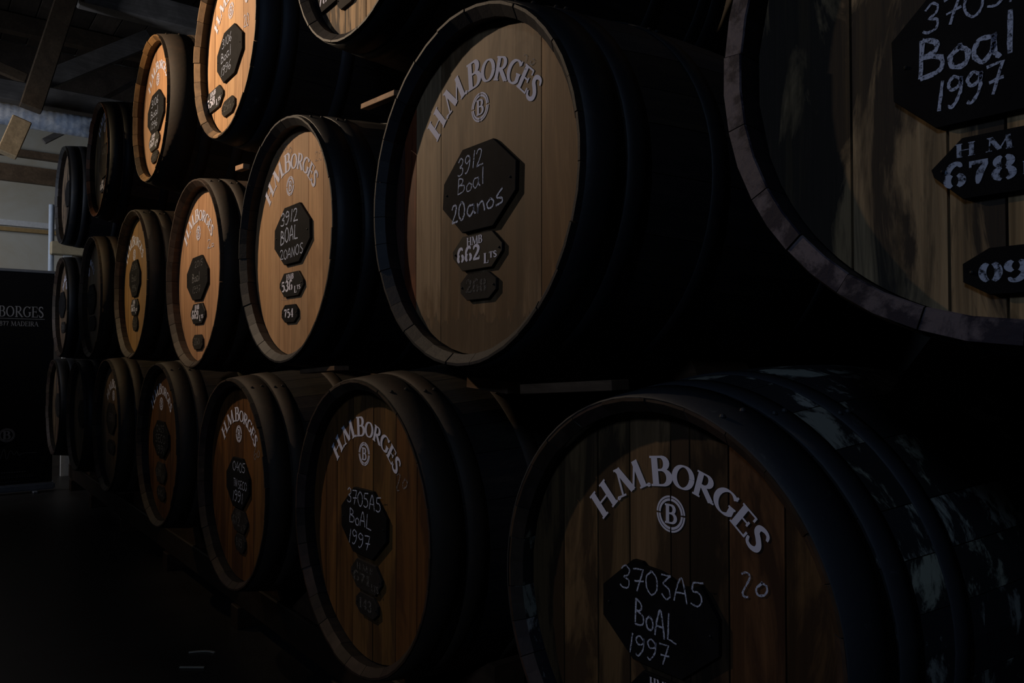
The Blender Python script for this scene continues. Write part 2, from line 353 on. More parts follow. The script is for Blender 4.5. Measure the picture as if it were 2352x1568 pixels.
def line_hand(bm, text, x0, x1, z0, z1, y, wd=.09, dz=0, jit=.02, step=[0]):
    tot = sum(HAND[c][0] for c in text); sx = (x1-x0)/tot; sz = z1-z0; px = 0
    s_ = abs(sz)
    for c in text:
        oy = random.uniform(-.05, .05)
        for st in HAND[c][1]:
            step[0] += 1
            pts = []
            for p in st: pts.append((x0 + (px+p[0])*sx, z0 + (p[1]+oy)*sz + (px+p[0])/tot*dz))
            if len(pts) < 6:   # densify straight strokes
                q = []
                for a, b in zip(pts, pts[1:]):
                    for k in range(4): q.append((a[0]+(b[0]-a[0])*k/4, a[1]+(b[1]-a[1])*k/4))
                pts = q + [pts[-1]]
            pts = [(p[0]+random.uniform(-jit, jit)*s_*.5, p[1]+random.uniform(-jit, jit)*s_*.5) for p in pts]
            ribbon(bm, pts, [wd*s_*random.uniform(.75, 1.2) for _ in pts], lambda p: p, y - (step[0] % 7)*3e-5)
        px += HAND[c][0]

# ------------------------------------------------------------------ setting
M_floor = worn('floor_concrete', (.024, .021, .018), (.045, .042, .038), .7, (1.6, 1.6, 1.6), .42, 0, (.4, .66), .5, spec=.5)
M_plaster = worn('wall_plaster', (.44, .43, .37), (.36, .31, .21), .7, (1.1, 1.1, 1.3), .9, 0, (.42, .66), .2)
M_darkwall = worn('wall_dark_stone', (.05, .045, .04), (.09, .075, .06), .6, (2, 2, 2), .9, 0, (.45, .65), .5)
M_timber = wood('roof_timber', (.16, .105, .062), .5, .4, (3, 50, 50), (4, 4, 4), tint=True)
M_timber_grey = wood('roof_timber_grey', (.20, .175, .155), .45, .35, (50, 3, 50), (4, 4, 4), tint=True)
M_board = wood('roof_boards', (.055, .042, .032), .5, .4, (3, 40, 40), (3, 3, 3), tint=True)
M_zinc = worn('galvanised_duct', (.50, .57, .70), (.88, .92, .97), .8, (14, 14, 14), .30, .25, (.45, .6), .2)
M_white = plain('white_paint', (.62, .63, .62), .6)

def zx(px, py, X): return at(px, py, X=X)
def slab(name, x0, x1, y0, y1, z0, z1, m):
    bm = bmesh.new(); box(bm, x0, x1, y0, y1, z0, z1); return link(name, mesh_from(bm, name), m, kind='structure')
XE = -10.5; XN = 3.0; YL = -5.0; YR = 1.75; ZC = 4.9
slab('floor', XE-.2, XN+.2, YL-.2, YR+.2, -.1, 0, M_floor)
slab('wall_back', XE-.2, XE, YL-.2, YR+.2, 0, ZC+.2, M_plaster)
slab('wall_right', XE, XN+.2, YR, YR+.2, 0, ZC+.2, M_darkwall)
slab('wall_left', XE, XN+.2, YL-.2, YL, 0, ZC+.2, M_darkwall)
slab('wall_front', XN, XN+.2, YL, YR, 0, ZC+.2, M_darkwall)
cl = slab('ceiling', XE, XN, YL, YR, ZC+.05, ZC+.2, M_board)
zg = zx(60, 262, XE+.03).z
slab('trim_5', XE, XE+.03, YL, YR, zg, ZC, M_board)
bm = bmesh.new(); box(bm, XE, XN, -.12, .12, -.015, .015); bevel(bm, .004)
pm = mesh_from(bm, 'ceiling_board'); k = 0; yy = YL + .13
while yy < YR - .1:
    o = link('board', pm, M_board, cl); o.location = (0, yy, ZC+.033); k += 1
    v = random.uniform(.6, 1.3); o.color = (v, v, v, 1); yy += .25

# trims on the far wall : dark wall plate, cable ledge
def strip(name, X, p0, p1, th, dep, m, lab=None):
    a, b = zx(p0[0], p0[1], X), zx(p1[0], p1[1], X); z = (a.z+b.z)/2
    bm = bmesh.new(); box(bm, X-dep, X, min(a.y, b.y), max(a.y, b.y), z-th/2, z+th/2)
    return link(name, mesh_from(bm, name), m, kind='structure')
XW = XE + .07
strip('trim_1', XW, (-260, 352), (330, 440), .19, .07, M_timber)
strip('trim_2', XW-.02, (-260, 484), (330, 540), .065, .05, M_white)
strip('trim_3', XW-.01, (-260, 497), (330, 555), .045, .06, plain('ochre_cable_cover', (.36, .24, .10), .7))
strip('trim_4', XW+.02, (-260, 296), (330, 400), .08, .10, M_timber)

slab('gloom_panel', XE, XE+.04, YL, YR, 0, 2.15, M_darkwall)  # added dark panel, gives the lower far wall its gloom
# roof timbers of the truss seen at the top left
def timber(name, label, a, b, w_, h_, m, cat='beam', group=None, tint=1):
    bm = bmesh.new(); a, b = Vector(a), Vector(b); mid = (a+b)/2
    bar(bm, a-mid, b-mid, w_, h_); bevel(bm, min(w_, h_)*.06)
    o = link(name, mesh_from(bm, name), m); o.location = mid; tag(o, label, cat, group); o.color = (tint, tint, tint, 1); return o
truss = empty('roof_truss', 'dark timber roof truss at upper left, its struts crossing behind the silver duct', 'roof truss', (-8.0, YR, 3))
def member(name, a, b, w_, h_, m, tint=1, label=None):
    o = timber(name, 'x', a, b, w_, h_, m, tint=tint); del o['label']; del o['category']
    o.parent = truss; o.location -= truss.location
    if label: o['label'] = label
XT = -8.0
a, b = zx(185, 8, XT), zx(470, 56, XT); zb = (a.z + b.z)/2
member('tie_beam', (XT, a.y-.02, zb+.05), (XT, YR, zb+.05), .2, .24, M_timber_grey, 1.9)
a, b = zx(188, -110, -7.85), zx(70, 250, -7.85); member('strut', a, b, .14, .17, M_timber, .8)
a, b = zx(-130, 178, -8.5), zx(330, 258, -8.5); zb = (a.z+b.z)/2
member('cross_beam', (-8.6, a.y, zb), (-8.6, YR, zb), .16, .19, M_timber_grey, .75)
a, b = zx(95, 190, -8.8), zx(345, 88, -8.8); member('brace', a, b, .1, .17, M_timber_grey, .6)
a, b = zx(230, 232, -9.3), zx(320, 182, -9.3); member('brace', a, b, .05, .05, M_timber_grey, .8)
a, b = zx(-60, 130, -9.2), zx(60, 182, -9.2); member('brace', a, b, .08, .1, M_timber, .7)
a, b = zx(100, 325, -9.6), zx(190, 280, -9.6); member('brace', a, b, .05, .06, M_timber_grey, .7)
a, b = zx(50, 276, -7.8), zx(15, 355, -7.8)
member('strut_foot', a, b, .13, .15, wood('timber_painted_lit', (.42, .30, .17), .4, .35, (3, 50, 50), (6, 6, 6)), 1.7, 'pale lit timber end below the silver duct')  # warm lamplight put into the paler colour and raised tint
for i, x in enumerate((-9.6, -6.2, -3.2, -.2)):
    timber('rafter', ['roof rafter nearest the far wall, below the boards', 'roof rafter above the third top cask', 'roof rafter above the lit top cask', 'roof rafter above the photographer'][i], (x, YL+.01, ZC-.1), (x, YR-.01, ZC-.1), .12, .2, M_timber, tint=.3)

# silver spiral duct
def duct(name, label, a, b, r, cat, rings, m, bracket=True):
    a, b = Vector(a), Vector(b); d = b-a; L = d.length; root = empty(name, label, cat, a)
    q = d.to_track_quat('Z', 'Y'); bm = bmesh.new(); n = 20; nr = int(L/rings); prev = None
    for i in range(nr*4+1):
        z = L*i/(nr*4); rr = r*(1.0 + (.014 if i % 4 == 0 else 0)); ring = []
        for k in range(n):
            t = 2*PI*k/n; ring.append(bm.verts.new(q @ Vector((rr*math.cos(t), rr*math.sin(t), z))))
        if prev:
            for k in range(n): bm.faces.new((prev[k], prev[(k+1) % n], ring[(k+1) % n], ring[k]))
        else: bm.faces.new(ring[::-1])
        prev = ring
    bm.faces.new(prev)
    for f in bm.faces: f.smooth = True
    me = mesh_from(bm, 'tube'); link('tube', me, m, root)
    if bracket:
        bm = bmesh.new(); bar(bm, q @ Vector((0, 0, L*.5-.02)), q @ Vector((0, 0, L*.5+.02)), r*2.12, r*2.12); bevel(bm, r*.5, 3)
        link('joint_band', mesh_from(bm, 'joint_band'), m, root)
    return root
a, b = zx(-140, 252, -8.15), zx(212, 289, -8.15); zb = at(100, 276, X=-8.15).z
duct('ventilation_duct', 'horizontal silver spiral duct crossing the top left above the banner', (-8.15, a.y, zb), (-8.15, YR, zb), .097, 'duct', .055, M_zinc)
a = at(119, 470, X=-9.6); b = at(119, 640, X=-9.6)
duct('downpipe', 'narrow corrugated vertical pipe beside the banner top', (a.x, a.y, 1.2), a, .028, 'pipe', .05, plain('pale_blue_pipe', (.42, .50, .60), .5), False)
bm = bmesh.new(); a = at(155, 572, X=-9.5); box(bm, -.06, .06, -.16, .16, -.07, .07); bevel(bm, .01)
o = link('wall_bracket', mesh_from(bm, 'wall_bracket'), plain('cream_plaster', (.42, .36, .24), .8)); o.location = a
bm = bmesh.new(); box(bm, -.03, .03, -.04, .04, -a.z+0, -.07); link('post', mesh_from(bm, 'post'), M_white, o)
tag(o, 'cream capped post showing between the far top cask and second row', 'post')

# ------------------------------------------------------------------ casks
NS = 26
def prof(y, Rh, Rb, L): return Rb - (Rb-Rh)*(2*y/L-1)**2
TEXY = .052   # recess of the head
def cask(key, name_label, R, t, z, yo, Rb=.462, bev=.020, Lb=0, L=1.22, body=M_body_dark, chime='brown', head='mid', hoop=M_iron, planks=None, tints=None,
         em=None, arc=1.0, lh=.045, plates=(), marks=(), near=True, bands=((.014, .088), (.098, .155), (.33, .38)), group=None, paint=M_paint, hoopm=None, chimetint=None):
    root = empty('wine_cask', name_label, 'cask', (t, yo, z), group or 'casks stacked in three tiers')
    Rh = R - .004; th = .030; ns = NS
    # staves : mesh shared by width
    rnd = random.Random(key)
    ws = []; 
    while sum(ws) < 2*PI - .12: ws.append(rnd.choice((.19, .235, .28)))
    sc = 2*PI/sum(ws); cache = {}; ang = rnd.uniform(0, .3)
    segs = 11 if near else 8
    for wd in ws:
        if wd not in cache:
            bm = bmesh.new(); ga = wd*sc/2 - .0022; rings = []
            for i in range(segs+1):
                y = L*max(0, i-1)/(segs-1); ro = prof(y, Rh, Rb, L); ri = ro - th; r_ = []
                if i == 0: ri = ro - (.006 if bev > .01 else .028)
                if i == 1: y = bev; ro = prof(y, Rh, Rb, L); ri = ro - th
                for q, (rr, aa) in enumerate(((ri, -ga), (ri, 0), (ri, ga), (ro, ga), (ro+.0006, 0), (ro, -ga))):
                    r_.append(bm.verts.new((rr*math.sin(aa), y, rr*math.cos(aa))))
                rings.append(r_)
            for ra, rb in zip(rings, rings[1:]):
                for k2 in range(6):
                    f = bm.faces.new((ra[k2], ra[(k2+1) % 6], rb[(k2+1) % 6], rb[k2])); f.material_index = 1 if k2 in (0, 1, 2, 5) and ra is rings[0] and k2 in (0, 1) else 0
            f = bm.faces.new(rings[0]); f.material_index = 1
            f = bm.faces.new(rings[-1][::-1]); f.material_index = 0
            bmesh.ops.recalc_face_normals(bm, faces=bm.faces)
            me = mesh_from(bm, 'stave'); me.materials.append(body); me.materials.append(CH[chime]); cache[wd] = me
        o = bpy.data.objects.new('stave', cache[wd]); C.objects.link(o); o.parent = root
        ang += wd*sc/2; o.rotation_euler = (0, ang, 0); ang += wd*sc/2
        o.location = (0, rnd.uniform(-.002, .002), 0)
        v = rnd.uniform(.65, 1.25); ct = chimetint(ang) if chimetint else (v, v*rnd.uniform(.9, 1.04), v*rnd.uniform(.85, 1.08)); o.color = (*ct, 1)
    # head planks
    Ri = R - .004 - th + .004
    if planks is None:
        planks = [-Ri]; 
        while planks[-1] < Ri: planks.append(planks[-1] + rnd.uniform(.085, .15))
        planks = planks[:-1]; 
        if Ri - planks[-1] < .05: planks.pop()
        planks.append(Ri)
    else: planks = [-Ri] + list(planks) + [Ri]
    for i, (x0, x1) in enumerate(zip(planks, planks[1:])):
        jg = .0018 if head in ('amber', 'old', 'orange') else .0011; a0, a1 = x0 + jg, x1 - jg; pts = []
        n = 9 if near else 5
        for k2 in range(n): 
            x = a0 + (a1-a0)*k2/(n-1); pts.append((x, math.sqrt(max(0, Ri*Ri - x*x))))
        for k2 in range(n): 
            x = a1 - (a1-a0)*k2/(n-1); pts.append((x, -math.sqrt(max(0, Ri*Ri - x*x)) - 1e-5))
        o = link('head_plank', mesh_from(prism(pts, TEXY + rnd.uniform(0, .0012), TEXY + .022), 'head_plank'), HW[head], root)
        if tints and i < len(tints): c = tints[i]
        else:
            v = rnd.uniform(.82, 1.15); c = (v, v*rnd.uniform(.93, 1.03), v*rnd.uniform(.88, 1.06))
        o.color = (*c, 1)
    # rear head
    pts = [(Ri*math.cos(2*PI*i/28), Ri*math.sin(2*PI*i/28)) for i in range(28)]
    link('rear_head', mesh_from(prism(pts, L-TEXY-.02, L-TEXY), 'rear_head'), body, root)
    # hoops
    for (y0, y1) in list(bands) + [(L-b1, L-a1) for a1, b1 in bands]:
        bm = bmesh.new(); n = 72 if near else 40; rings = []
        for y, dr in ((y0, .0004), (y0, .0036), ((y0+y1)/2, .0042), (y1, .0036), (y1, .0004)):
            rr = prof(y, Rh, Rb, L) + dr
            rings.append([bm.verts.new((rr*math.cos(2*PI*k2/n), y, rr*math.sin(2*PI*k2/n))) for k2 in range(n)])
        for ra, rb in zip(rings, rings[1:]):
            for k2 in range(n):
                f = bm.faces.new((ra[k2], ra[(k2+1) % n], rb[(k2+1) % n], rb[k2])); f.smooth = True
        bmesh.ops.recalc_face_normals(bm, faces=bm.faces)
        hp = link('hoop', mesh_from(bm, 'hoop'), hoop, root)
        if near and y0 < .6:
            for s2 in (-.25, .25):
                bm = bmesh.new(); yv = (y0+y1)/2 + s2*(y1-y0); rr = prof(yv, Rh, Rb, L) + .004; aa = .42 + .6*y0
                bmesh.ops.create_uvsphere(bm, u_segments=8, v_segments=4, radius=.006, matrix=Matrix.Translation((rr*math.sin(aa), yv, rr*math.cos(aa))))
                link('rivet', mesh_from(bm, 'rivet'), hoop, hp)
    Y = yo + TEXY
    def uv(px, py, dy=0):
        p = at(px, py, Y=Y-dy); return p.x - t, p.z - z
    # arched lettering and emblem
    if em is not None:
        eu, ev = em if abs(em[0]) < 2 else uv(*em)
        bm = bmesh.new(); Ra = .252*arc; cu, cv = eu + .002, ev - .172*arc
        big = 'HMB'; hs = lh; txt = 'H.M.BORGES'; first = True
        sizes = [1.22, 1, 1.22, 1, 1.25, 1, 1, 1, 1, 1]; wid = [SER[c][0]*(s if c in 'HMB' else 1) for c, s in zip(txt, sizes)]
        tot = sum(wid); span = math.radians(107); a_ = -span/2; base = Ra - .029*arc
        for c, s, wdt in zip(txt, sizes, wid):
            da = span*wdt/tot; mid = a_ + da/2; h = hs*s*arc; gw = SER[c][0]; sx = da*Ra/gw
            def T(p, mid=mid, h=h, gw=gw, sx=sx):
                lx = (p[0]-gw/2)*sx; ly = base + p[1]*h
                return cu + lx*math.cos(mid) + ly*math.sin(mid), cv - lx*math.sin(mid) + ly*math.cos(mid)
            glyph_serif(bm, c, T, TEXY-.0008, .21, .075); a_ += da
        link('painted_lettering', mesh_from(bm, 'painted_lettering'), paint, root)
        bm = bmesh.new(); g = 5
        for q in range(4):
            ribbon(bm, ell(eu, ev, .0325, .0325, q*90+g*.6, q*90+90-g*.6, 14), [.0038]*15, lambda p: p, TEXY-.0008)
            ribbon(bm, ell(eu, ev, .0268, .0268, q*90+g*.6, q*90+90-g*.6, 14), [.0048]*15, lambda p: p, TEXY-.0008)
        glyph_serif(bm, 'B', lambda p: (eu-.0155 + p[0]*.040, ev-.0175 + p[1]*.035), TEXY-.0008, .20, .10)
        link('painted_emblem', mesh_from(bm, 'painted_emblem'), paint, root)
    for mk in marks:
        bm = bmesh.new(); (p0, p1, txt, hgt) = mk[:4]
        a2, b2 = uv(*p0), uv(*p1)
        line_hand(bm, txt, a2[0], b2[0], a2[1], a2[1]+hgt, TEXY-.0010, .09, b2[1]-a2[1])
        link('chalk_mark', mesh_from(bm, 'chalk_mark'), mk[4] if len(mk) > 4 else M_chalk_faint, root)
    for pl in plates:
        kind = pl['kind']; 
        if 'px' in pl:
            xl, xr, yt, yb = pl['px']; xc = (xl+xr)/2; ym = (yt+yb)/2
            pth = {'main': .010, 'vol': .008, 'num': .008}[kind]
            # vertical centre at middle of u range
            u0 = uv(xl, ym + 0, pth)[0]; u1 = uv(xr, ym, pth)[0]; v1 = uv(xc, yt, pth)[1]; v0 = uv(xc, yb, pth)[1]
        else:
            u0, u1, v0, v1 = pl['uv']; pth = .010
        W, H = u1-u0, v1-v0
        cx_, cz_ = {'main': (.29, .34), 'vol': (.20, .40), 'num': (.20, .30)}[kind]
        cx_, cz_ = pl.get('cut', (cx_, cz_))
        j = lambda: rnd.uniform(-.012, .012)
        o8 = [(cx_, 0), (1-cx_, 0), (1, cz_), (1, 1-cz_), (1-cx_, 1), (cx_, 1), (0, 1-cz_), (0, cz_)]
        if pl.get('chip'): o8 = o8[:4] + [(.86, .93), (.80, .88), (.70, .87), (.60, .93), (.52, .955), (.40, .965), (.37, 1.0)] + o8[5:]
        pts = [(u0 + (p[0]+j())*W, v0 + (p[1]+j())*H) for p in o8]
        if len(o8) != 8:
            pts = [(u0 + p[0]*W, v0 + p[1]*H) for p in o8]
        nm = {'main': 'chalkboard_plate', 'vol': 'volume_plate', 'num': 'number_plate'}[kind]
        m = pl.get('mat', {'main': M_slate, 'vol': M_slate_black, 'num': M_slate_dim}[kind])
        po = link(nm, mesh_from(prism(pts, TEXY-pth, TEXY-.0002, .0 if len(o8) != 8 else .0012), nm), m, root)
        if near:   # small nail heads
            for (fu, fv) in ((.06, .5), (.94, .5)):
                bm = bmesh.new(); bmesh.ops.create_uvsphere(bm, u_segments=8, v_segments=4, radius=.0028, matrix=Matrix.Translation((u0+fu*W, TEXY-pth-.0005, v0+fv*H)))
                link('nail', mesh_from(bm, 'nail'), M_iron, po)
        if pl.get('lines'):
            bmh = bmesh.new(); bms = bmesh.new()
            for ln in pl['lines']:
                txt, fu0, fu1, fv0, fv1, style = ln[:6]; sl = ln[6] if len(ln) > 6 else 0
                A = (u0+fu0*W, u0+fu1*W, v0+fv0*H, v0+fv1*H, TEXY-pth-.0006)
                if style == 'h': line_hand(bmh, txt, *A, ln[7] if len(ln) > 7 else .085, sl*H)
                else: line_serif(bms, txt, *A, .215, .065, True, 0, sl*H)
            if len(bmh.verts): link('chalk_writing', mesh_from(bmh, 'chalk_writing'), pl.get('ink', M_chalk), po)
            else: bmh.free()
            if len(bms.verts): link('stencil_lettering', mesh_from(bms, 'stencil_lettering'), pl.get('ink', M_paint), po)
            else: bms.free()
    return root

def vol(px, num, **k):
    return dict(kind='vol', px=px, lines=[('HMB', .30, .62, .70, .93, 's', .02), (num, .09, .58, .24, .66, 's', .02), ('L', .64, .75, .12, .40, 's'), ('TS', .75, .90, .25, .42, 's')], **k)
def num(px, s, **k):
    k.setdefault('ink', M_paint_dim)
    return dict(kind='num', px=px, lines=[(s, .16, .76, .28, .76, 's')], **k)

# ---- middle tier, right to left
r0 = TEXY - .016
casks = {}
m0 = (-.308, 1.686)
def U(px, py, t, z, yo=0, dy=.015):
    p = at(px, py, Y=yo+TEXY-dy); return p.x-t, p.z-z
ua, _ = U(2045, 160, *m0); _, va = U(2138, 295, *m0)
ub, vb1 = U(2138, 385, *m0); _, vb0 = U(2183, 459, *m0); _, vb2 = U(2178, 322, *m0)
uc, _ = U(2210, 622, *m0); _, vc0 = U(2235, 678, *m0); _, vc1 = U(2241, 571, *m0)
H0 = dict(kind='main', uv=(ua, ua+.30, va, va+.178), cut=(.18, .28), mat=M_slate_night,
          lines=[('3705A5', .13, .64, .70, .90, 'h', .06, .09), ('Boal', .11, .50, .38, .66, 'h', .0, .125), ('1997', .18, .45, .12, .33, 'h', .02, .11)])
V0 = dict(kind='vol', uv=(ub, ub+.205, vb0, vb2), mat=M_slate_night, cut=(.17, .44),
          ink=M_paint_mid, lines=[('H M B', .13, .60, .69, .91, 's'), ('678', .06, .47, .20, .60, 's'), ('L', .49, .56, .24, .44, 's'), ('TS', .56, .68, .34, .44, 's')])
N0 = dict(kind='num', uv=(uc, uc+.15, vc0, vc1), mat=M_slate_night, cut=(.2, .3), ink=M_paint_mid, lines=[('092', .11, .66, .26, .70, 's')])
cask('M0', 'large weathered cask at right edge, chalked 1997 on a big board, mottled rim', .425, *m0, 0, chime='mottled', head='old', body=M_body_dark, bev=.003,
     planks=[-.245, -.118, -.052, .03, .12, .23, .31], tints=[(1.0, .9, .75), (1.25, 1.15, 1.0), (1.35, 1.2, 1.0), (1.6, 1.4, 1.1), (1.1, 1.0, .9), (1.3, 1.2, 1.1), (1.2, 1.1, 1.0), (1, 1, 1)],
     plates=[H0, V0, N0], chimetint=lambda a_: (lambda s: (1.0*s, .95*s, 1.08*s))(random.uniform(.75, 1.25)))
cask('M1', 'biggest fully seen cask in middle tier, chalked 3912 and 20 years, black rim', .413, -1.464, 1.644, 0, chime='black', head='mid',
     planks=[-.335, -.275, -.155, .235], tints=[(.35, .25, .33), (.85, .36, .22), (1.30, 1.32, 1.25), (1.0, .95, .85), (1.0, .78, .50)],
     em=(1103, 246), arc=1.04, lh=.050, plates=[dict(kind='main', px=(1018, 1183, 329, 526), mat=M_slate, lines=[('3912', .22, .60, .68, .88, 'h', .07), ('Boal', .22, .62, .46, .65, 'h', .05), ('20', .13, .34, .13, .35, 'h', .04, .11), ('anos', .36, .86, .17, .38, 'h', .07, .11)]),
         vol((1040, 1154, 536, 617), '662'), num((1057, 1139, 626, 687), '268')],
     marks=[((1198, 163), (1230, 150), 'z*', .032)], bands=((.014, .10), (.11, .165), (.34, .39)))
cask('M2', 'middle tier cask with black rim and pale head, chalked BOAL, plate 754', .422, -2.554, 1.656, 0, chime='black', head='pale', body=M_body_dark,
     planks=[-.24, -.135, -.02, .115, .235], tints=[(.95, .88, .78), (1.0, .95, .88), (.92, .86, .80), (.88, .84, .78), (1.0, .92, .8), (.84, .78, .7)],
     em=(667, 427), arc=1.10, lh=.048, plates=[dict(kind='main', px=(631, 711, 472, 603), lines=[('3912', .18, .70, .70, .92, 'h', .02, .11), ('BOAL', .18, .70, .37, .62, 'h', .03, .11), ('20ANOS', .17, .84, .09, .26, 'h', .03, .12)]),
         vol((642, 696, 625, 680), '536'), num((647, 683, 699, 740), '754', ink=M_paint, mat=M_slate)],
     marks=[((723, 372), (741, 365), '20', .032), ((630, 362), (672, 352), '5 7o', .04), ((643, 688), (668, 690), 's', .02)], bands=((.014, .088), (.10, .16), (.34, .39)))
cask('M3', 'middle tier cask with bare pinkish lit head and brown rim, plate 669', .428, -3.626, 1.636, 0, chime='brown', head='pale', body=M_body_brown, hoop=M_iron_brown,
     tints=[(1, .88, .8), (1.05, .92, .84), (.98, .86, .78), (1.04, .9, .82), (1, .88, .8), (.96, .84, .76), (1, .85, .75)],
     em=(456, 535), arc=1.08, plates=[dict(kind='main', px=(429, 476, 588, 688), ink=M_chalk_faint, lines=[('2015', .40, .8, .74, .88, 'h', .03), ('Boal', .28, .66, .42, .62, 'h', .0, .14), ('1997', .3, .7, .16, .32, 'h')]),
         vol((438, 470, 697, 743), '669'), num((442, 465, 768, 802), '260')],
     marks=[((476, 572), (492, 566), '2*', .04, M_chalk)], chimetint=lambda a_: (lambda s: (s, s*.96, s*.98))(random.uniform(.7, 1.3)))
cask('M4', 'middle tier cask fourth from right with dark brown body and amber head', .432, -4.878, 1.685, 0, chime='brown', head='pale', body=M_body_brown, hoop=M_iron_brown,
     tints=[(.64, .57, .34)]*9, em=(309, 585), arc=1.1,
     plates=[dict(kind='main', px=(297, 320, 598, 680), ink=M_chalk_faint, lines=[('3106', .25, .75, .74, .90, 'h'), ('Boal', .25, .75, .42, .62, 'h'), ('1996', .25, .75, .14, .32, 'h')]), vol((300, 317, 687, 724), '665'), num((304, 315, 727, 759), '259')])
cask('M5', 'middle tier cask fifth from right, narrow, its board darker than the head', .433, -6.175, 1.694, 0, chime='brown', head='grey', body=M_body_brown, hoop=M_iron_brown, near=False,
     em=(205, 625), plates=[dict(kind='main', px=(200, 218, 654, 721), ink=M_chalk_faint, lines=[('2609', .25, .75, .70, .90, 'h'), ('Boal', .25, .75, .40, .62, 'h')]), num((203, 218, 726, 759), '251')])
cask('M6', 'farthest middle tier cask, beside the top of the black banner', .428, -7.575, 1.697, 0, chime='brown', head='grey', body=M_body_dark, near=False,
     em=(0, .19), plates=[dict(kind='main', px=(135, 149, 671, 729)), num((140, 149, 739, 764), '248')])
# ---- lower tier
L0 = (-.99, .775, .09)
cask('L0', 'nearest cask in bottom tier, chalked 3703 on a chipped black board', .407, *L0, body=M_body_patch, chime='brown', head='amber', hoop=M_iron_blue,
     planks=[-.27, -.165, -.075, .03, .075, .16, .27], tints=[(.65, .6, .5), (1.0, .92, .8), (.9, .85, .75), (1.15, 1.05, .98), (.95, .85, .8), (.42, .38, .36), (.9, .62, .5), (.75, .6, .45)],
     em=(1541, 1180), plates=[dict(kind='main', px=(1386, 1650, 1302, 1540), mat=M_slate_night, chip=True, lines=[('370jA5', .16, .90, .70, .93, 'h', .03, .07), ('BoAL', .30, .68, .36, .62, 'h', -.05, .075), ('1997', .24, .62, .07, .27, 'h', -.01, .085)]),
         vol((1450, 1600, 1560, 1665), '675', mat=M_slate_night)],
     marks=[((1697, 1372), (1768, 1368), 'zo', .042, M_chalk)], bands=((.0, .105), (.115, .17), (.26, .31)), paint=M_paint)
cask('L1', 'bottom tier cask with amber head, chalked 3705 and BOAL, plate 143', .414, -1.991, .781, 0, body=M_body_dark, chime='brown', head='orange', hoop=M_iron_brown,
     planks=[-.29, -.215, -.105, .02, .15, .26], tints=[(.8, .7, .65), (1.1, 1.0, .9), (.9, .85, .8), (1.1, 1.1, 1.1), (1.05, 1.05, .95), (.9, .75, .65), (.75, .6, .5)],
     em=(837, 1042), plates=[dict(kind='main', px=(783, 888, 1124, 1277), mat=M_slate_night, lines=[('3705A5', .14, .90, .74, .96, 'h', -.01), ('BoAL', .20, .70, .44, .66, 'h', -.01), ('1997', .18, .68, .12, .34, 'h', -.01)]),
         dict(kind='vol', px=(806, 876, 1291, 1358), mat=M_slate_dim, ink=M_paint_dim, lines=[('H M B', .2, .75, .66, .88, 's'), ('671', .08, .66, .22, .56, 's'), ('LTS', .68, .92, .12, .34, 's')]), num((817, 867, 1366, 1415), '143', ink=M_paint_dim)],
     marks=[((908, 1130), (938, 1118), 'zo', .045)], bands=((.004, .09), (.10, .155), (.30, .35)))
cask('L2', 'bottom tier cask with deep orange head, chalked 0405 SECO', .413, -3.084, .762, 0, body=M_body_dark, chime='brown', head='orange', hoop=M_iron_brown,
     tints=[(1.05, .85, .7)]*4 + [(.95, .85, .75)]*5, em=(549, 996), plates=[dict(kind='main', px=(520, 571, 1052, 1166), mat=M_slate_night, ink=M_chalk, lines=[('0405', .3, .86, .74, .93, 'h'), ('TN', .34, .52, .42, .58, 'h'), ('SECO', .54, .94, .40, .56, 'h'), ('1991', .3, .78, .12, .34, 'h')]),
         vol((531, 567, 1171, 1222), '672', ink=M_paint_dim, mat=M_slate_dim), num((539, 562, 1226, 1267), '145')],
     marks=[((583, 1055), (598, 1050), '6o', .05)])
cask('L3', 'bottom tier cask fourth from right with reddish dim head', .418, -4.242, .812, 0, body=M_body_dark, chime='brown', head='orange', hoop=M_iron_brown,
     tints=[(.8, .62, .5)]*9, em=(371, 927), plates=[dict(kind='main', px=(351, 386, 967, 1049), mat=M_slate_night, ink=M_chalk_faint, lines=[('0405', .25, .75, .70, .90, 'h'), ('TINTO', .2, .85, .40, .62, 'h') if False else ('SECO', .2, .85, .40, .62, 'h'), ('1991', .25, .8, .10, .32, 'h')]), vol((357, 380, 1062, 1108), '670', ink=M_paint_dim, mat=M_slate_dim), num((360, 378, 1116, 1148), '146')])
cask('L4', 'bottom tier cask fifth from right with dull grey-brown head', .428, -5.555, .824, 0, body=M_body_dark, chime='brown', head='grey', hoop=M_iron_brown, near=False,
     em=(0, .19), plates=[dict(kind='main', px=(244, 264, 925, 995), mat=M_slate_dim, ink=M_chalk_faint, lines=[('1990', .25, .8, .4, .65, 'h')]), num((247, 262, 1010, 1042), '147')])
cask('L5', 'bottom tier cask second from the banner', .419, -6.72, .815, 0, body=M_body_dark, chime='brown', head='grey', near=False, em=(0, .19), paint=M_paint_dim, plates=[dict(kind='main', uv=(-.13, .15, -.09, .12), mat=M_slate_dim)])
cask('L6', 'farthest bottom tier cask, partly against the black banner', .425, -7.93, .825, 0, body=M_body_dark, chime='brown', head='amber', near=False, em=(0, .19), paint=M_paint_dim, plates=[dict(kind='main', uv=(-.13, .15, -.09, .12), mat=M_slate_dim)])
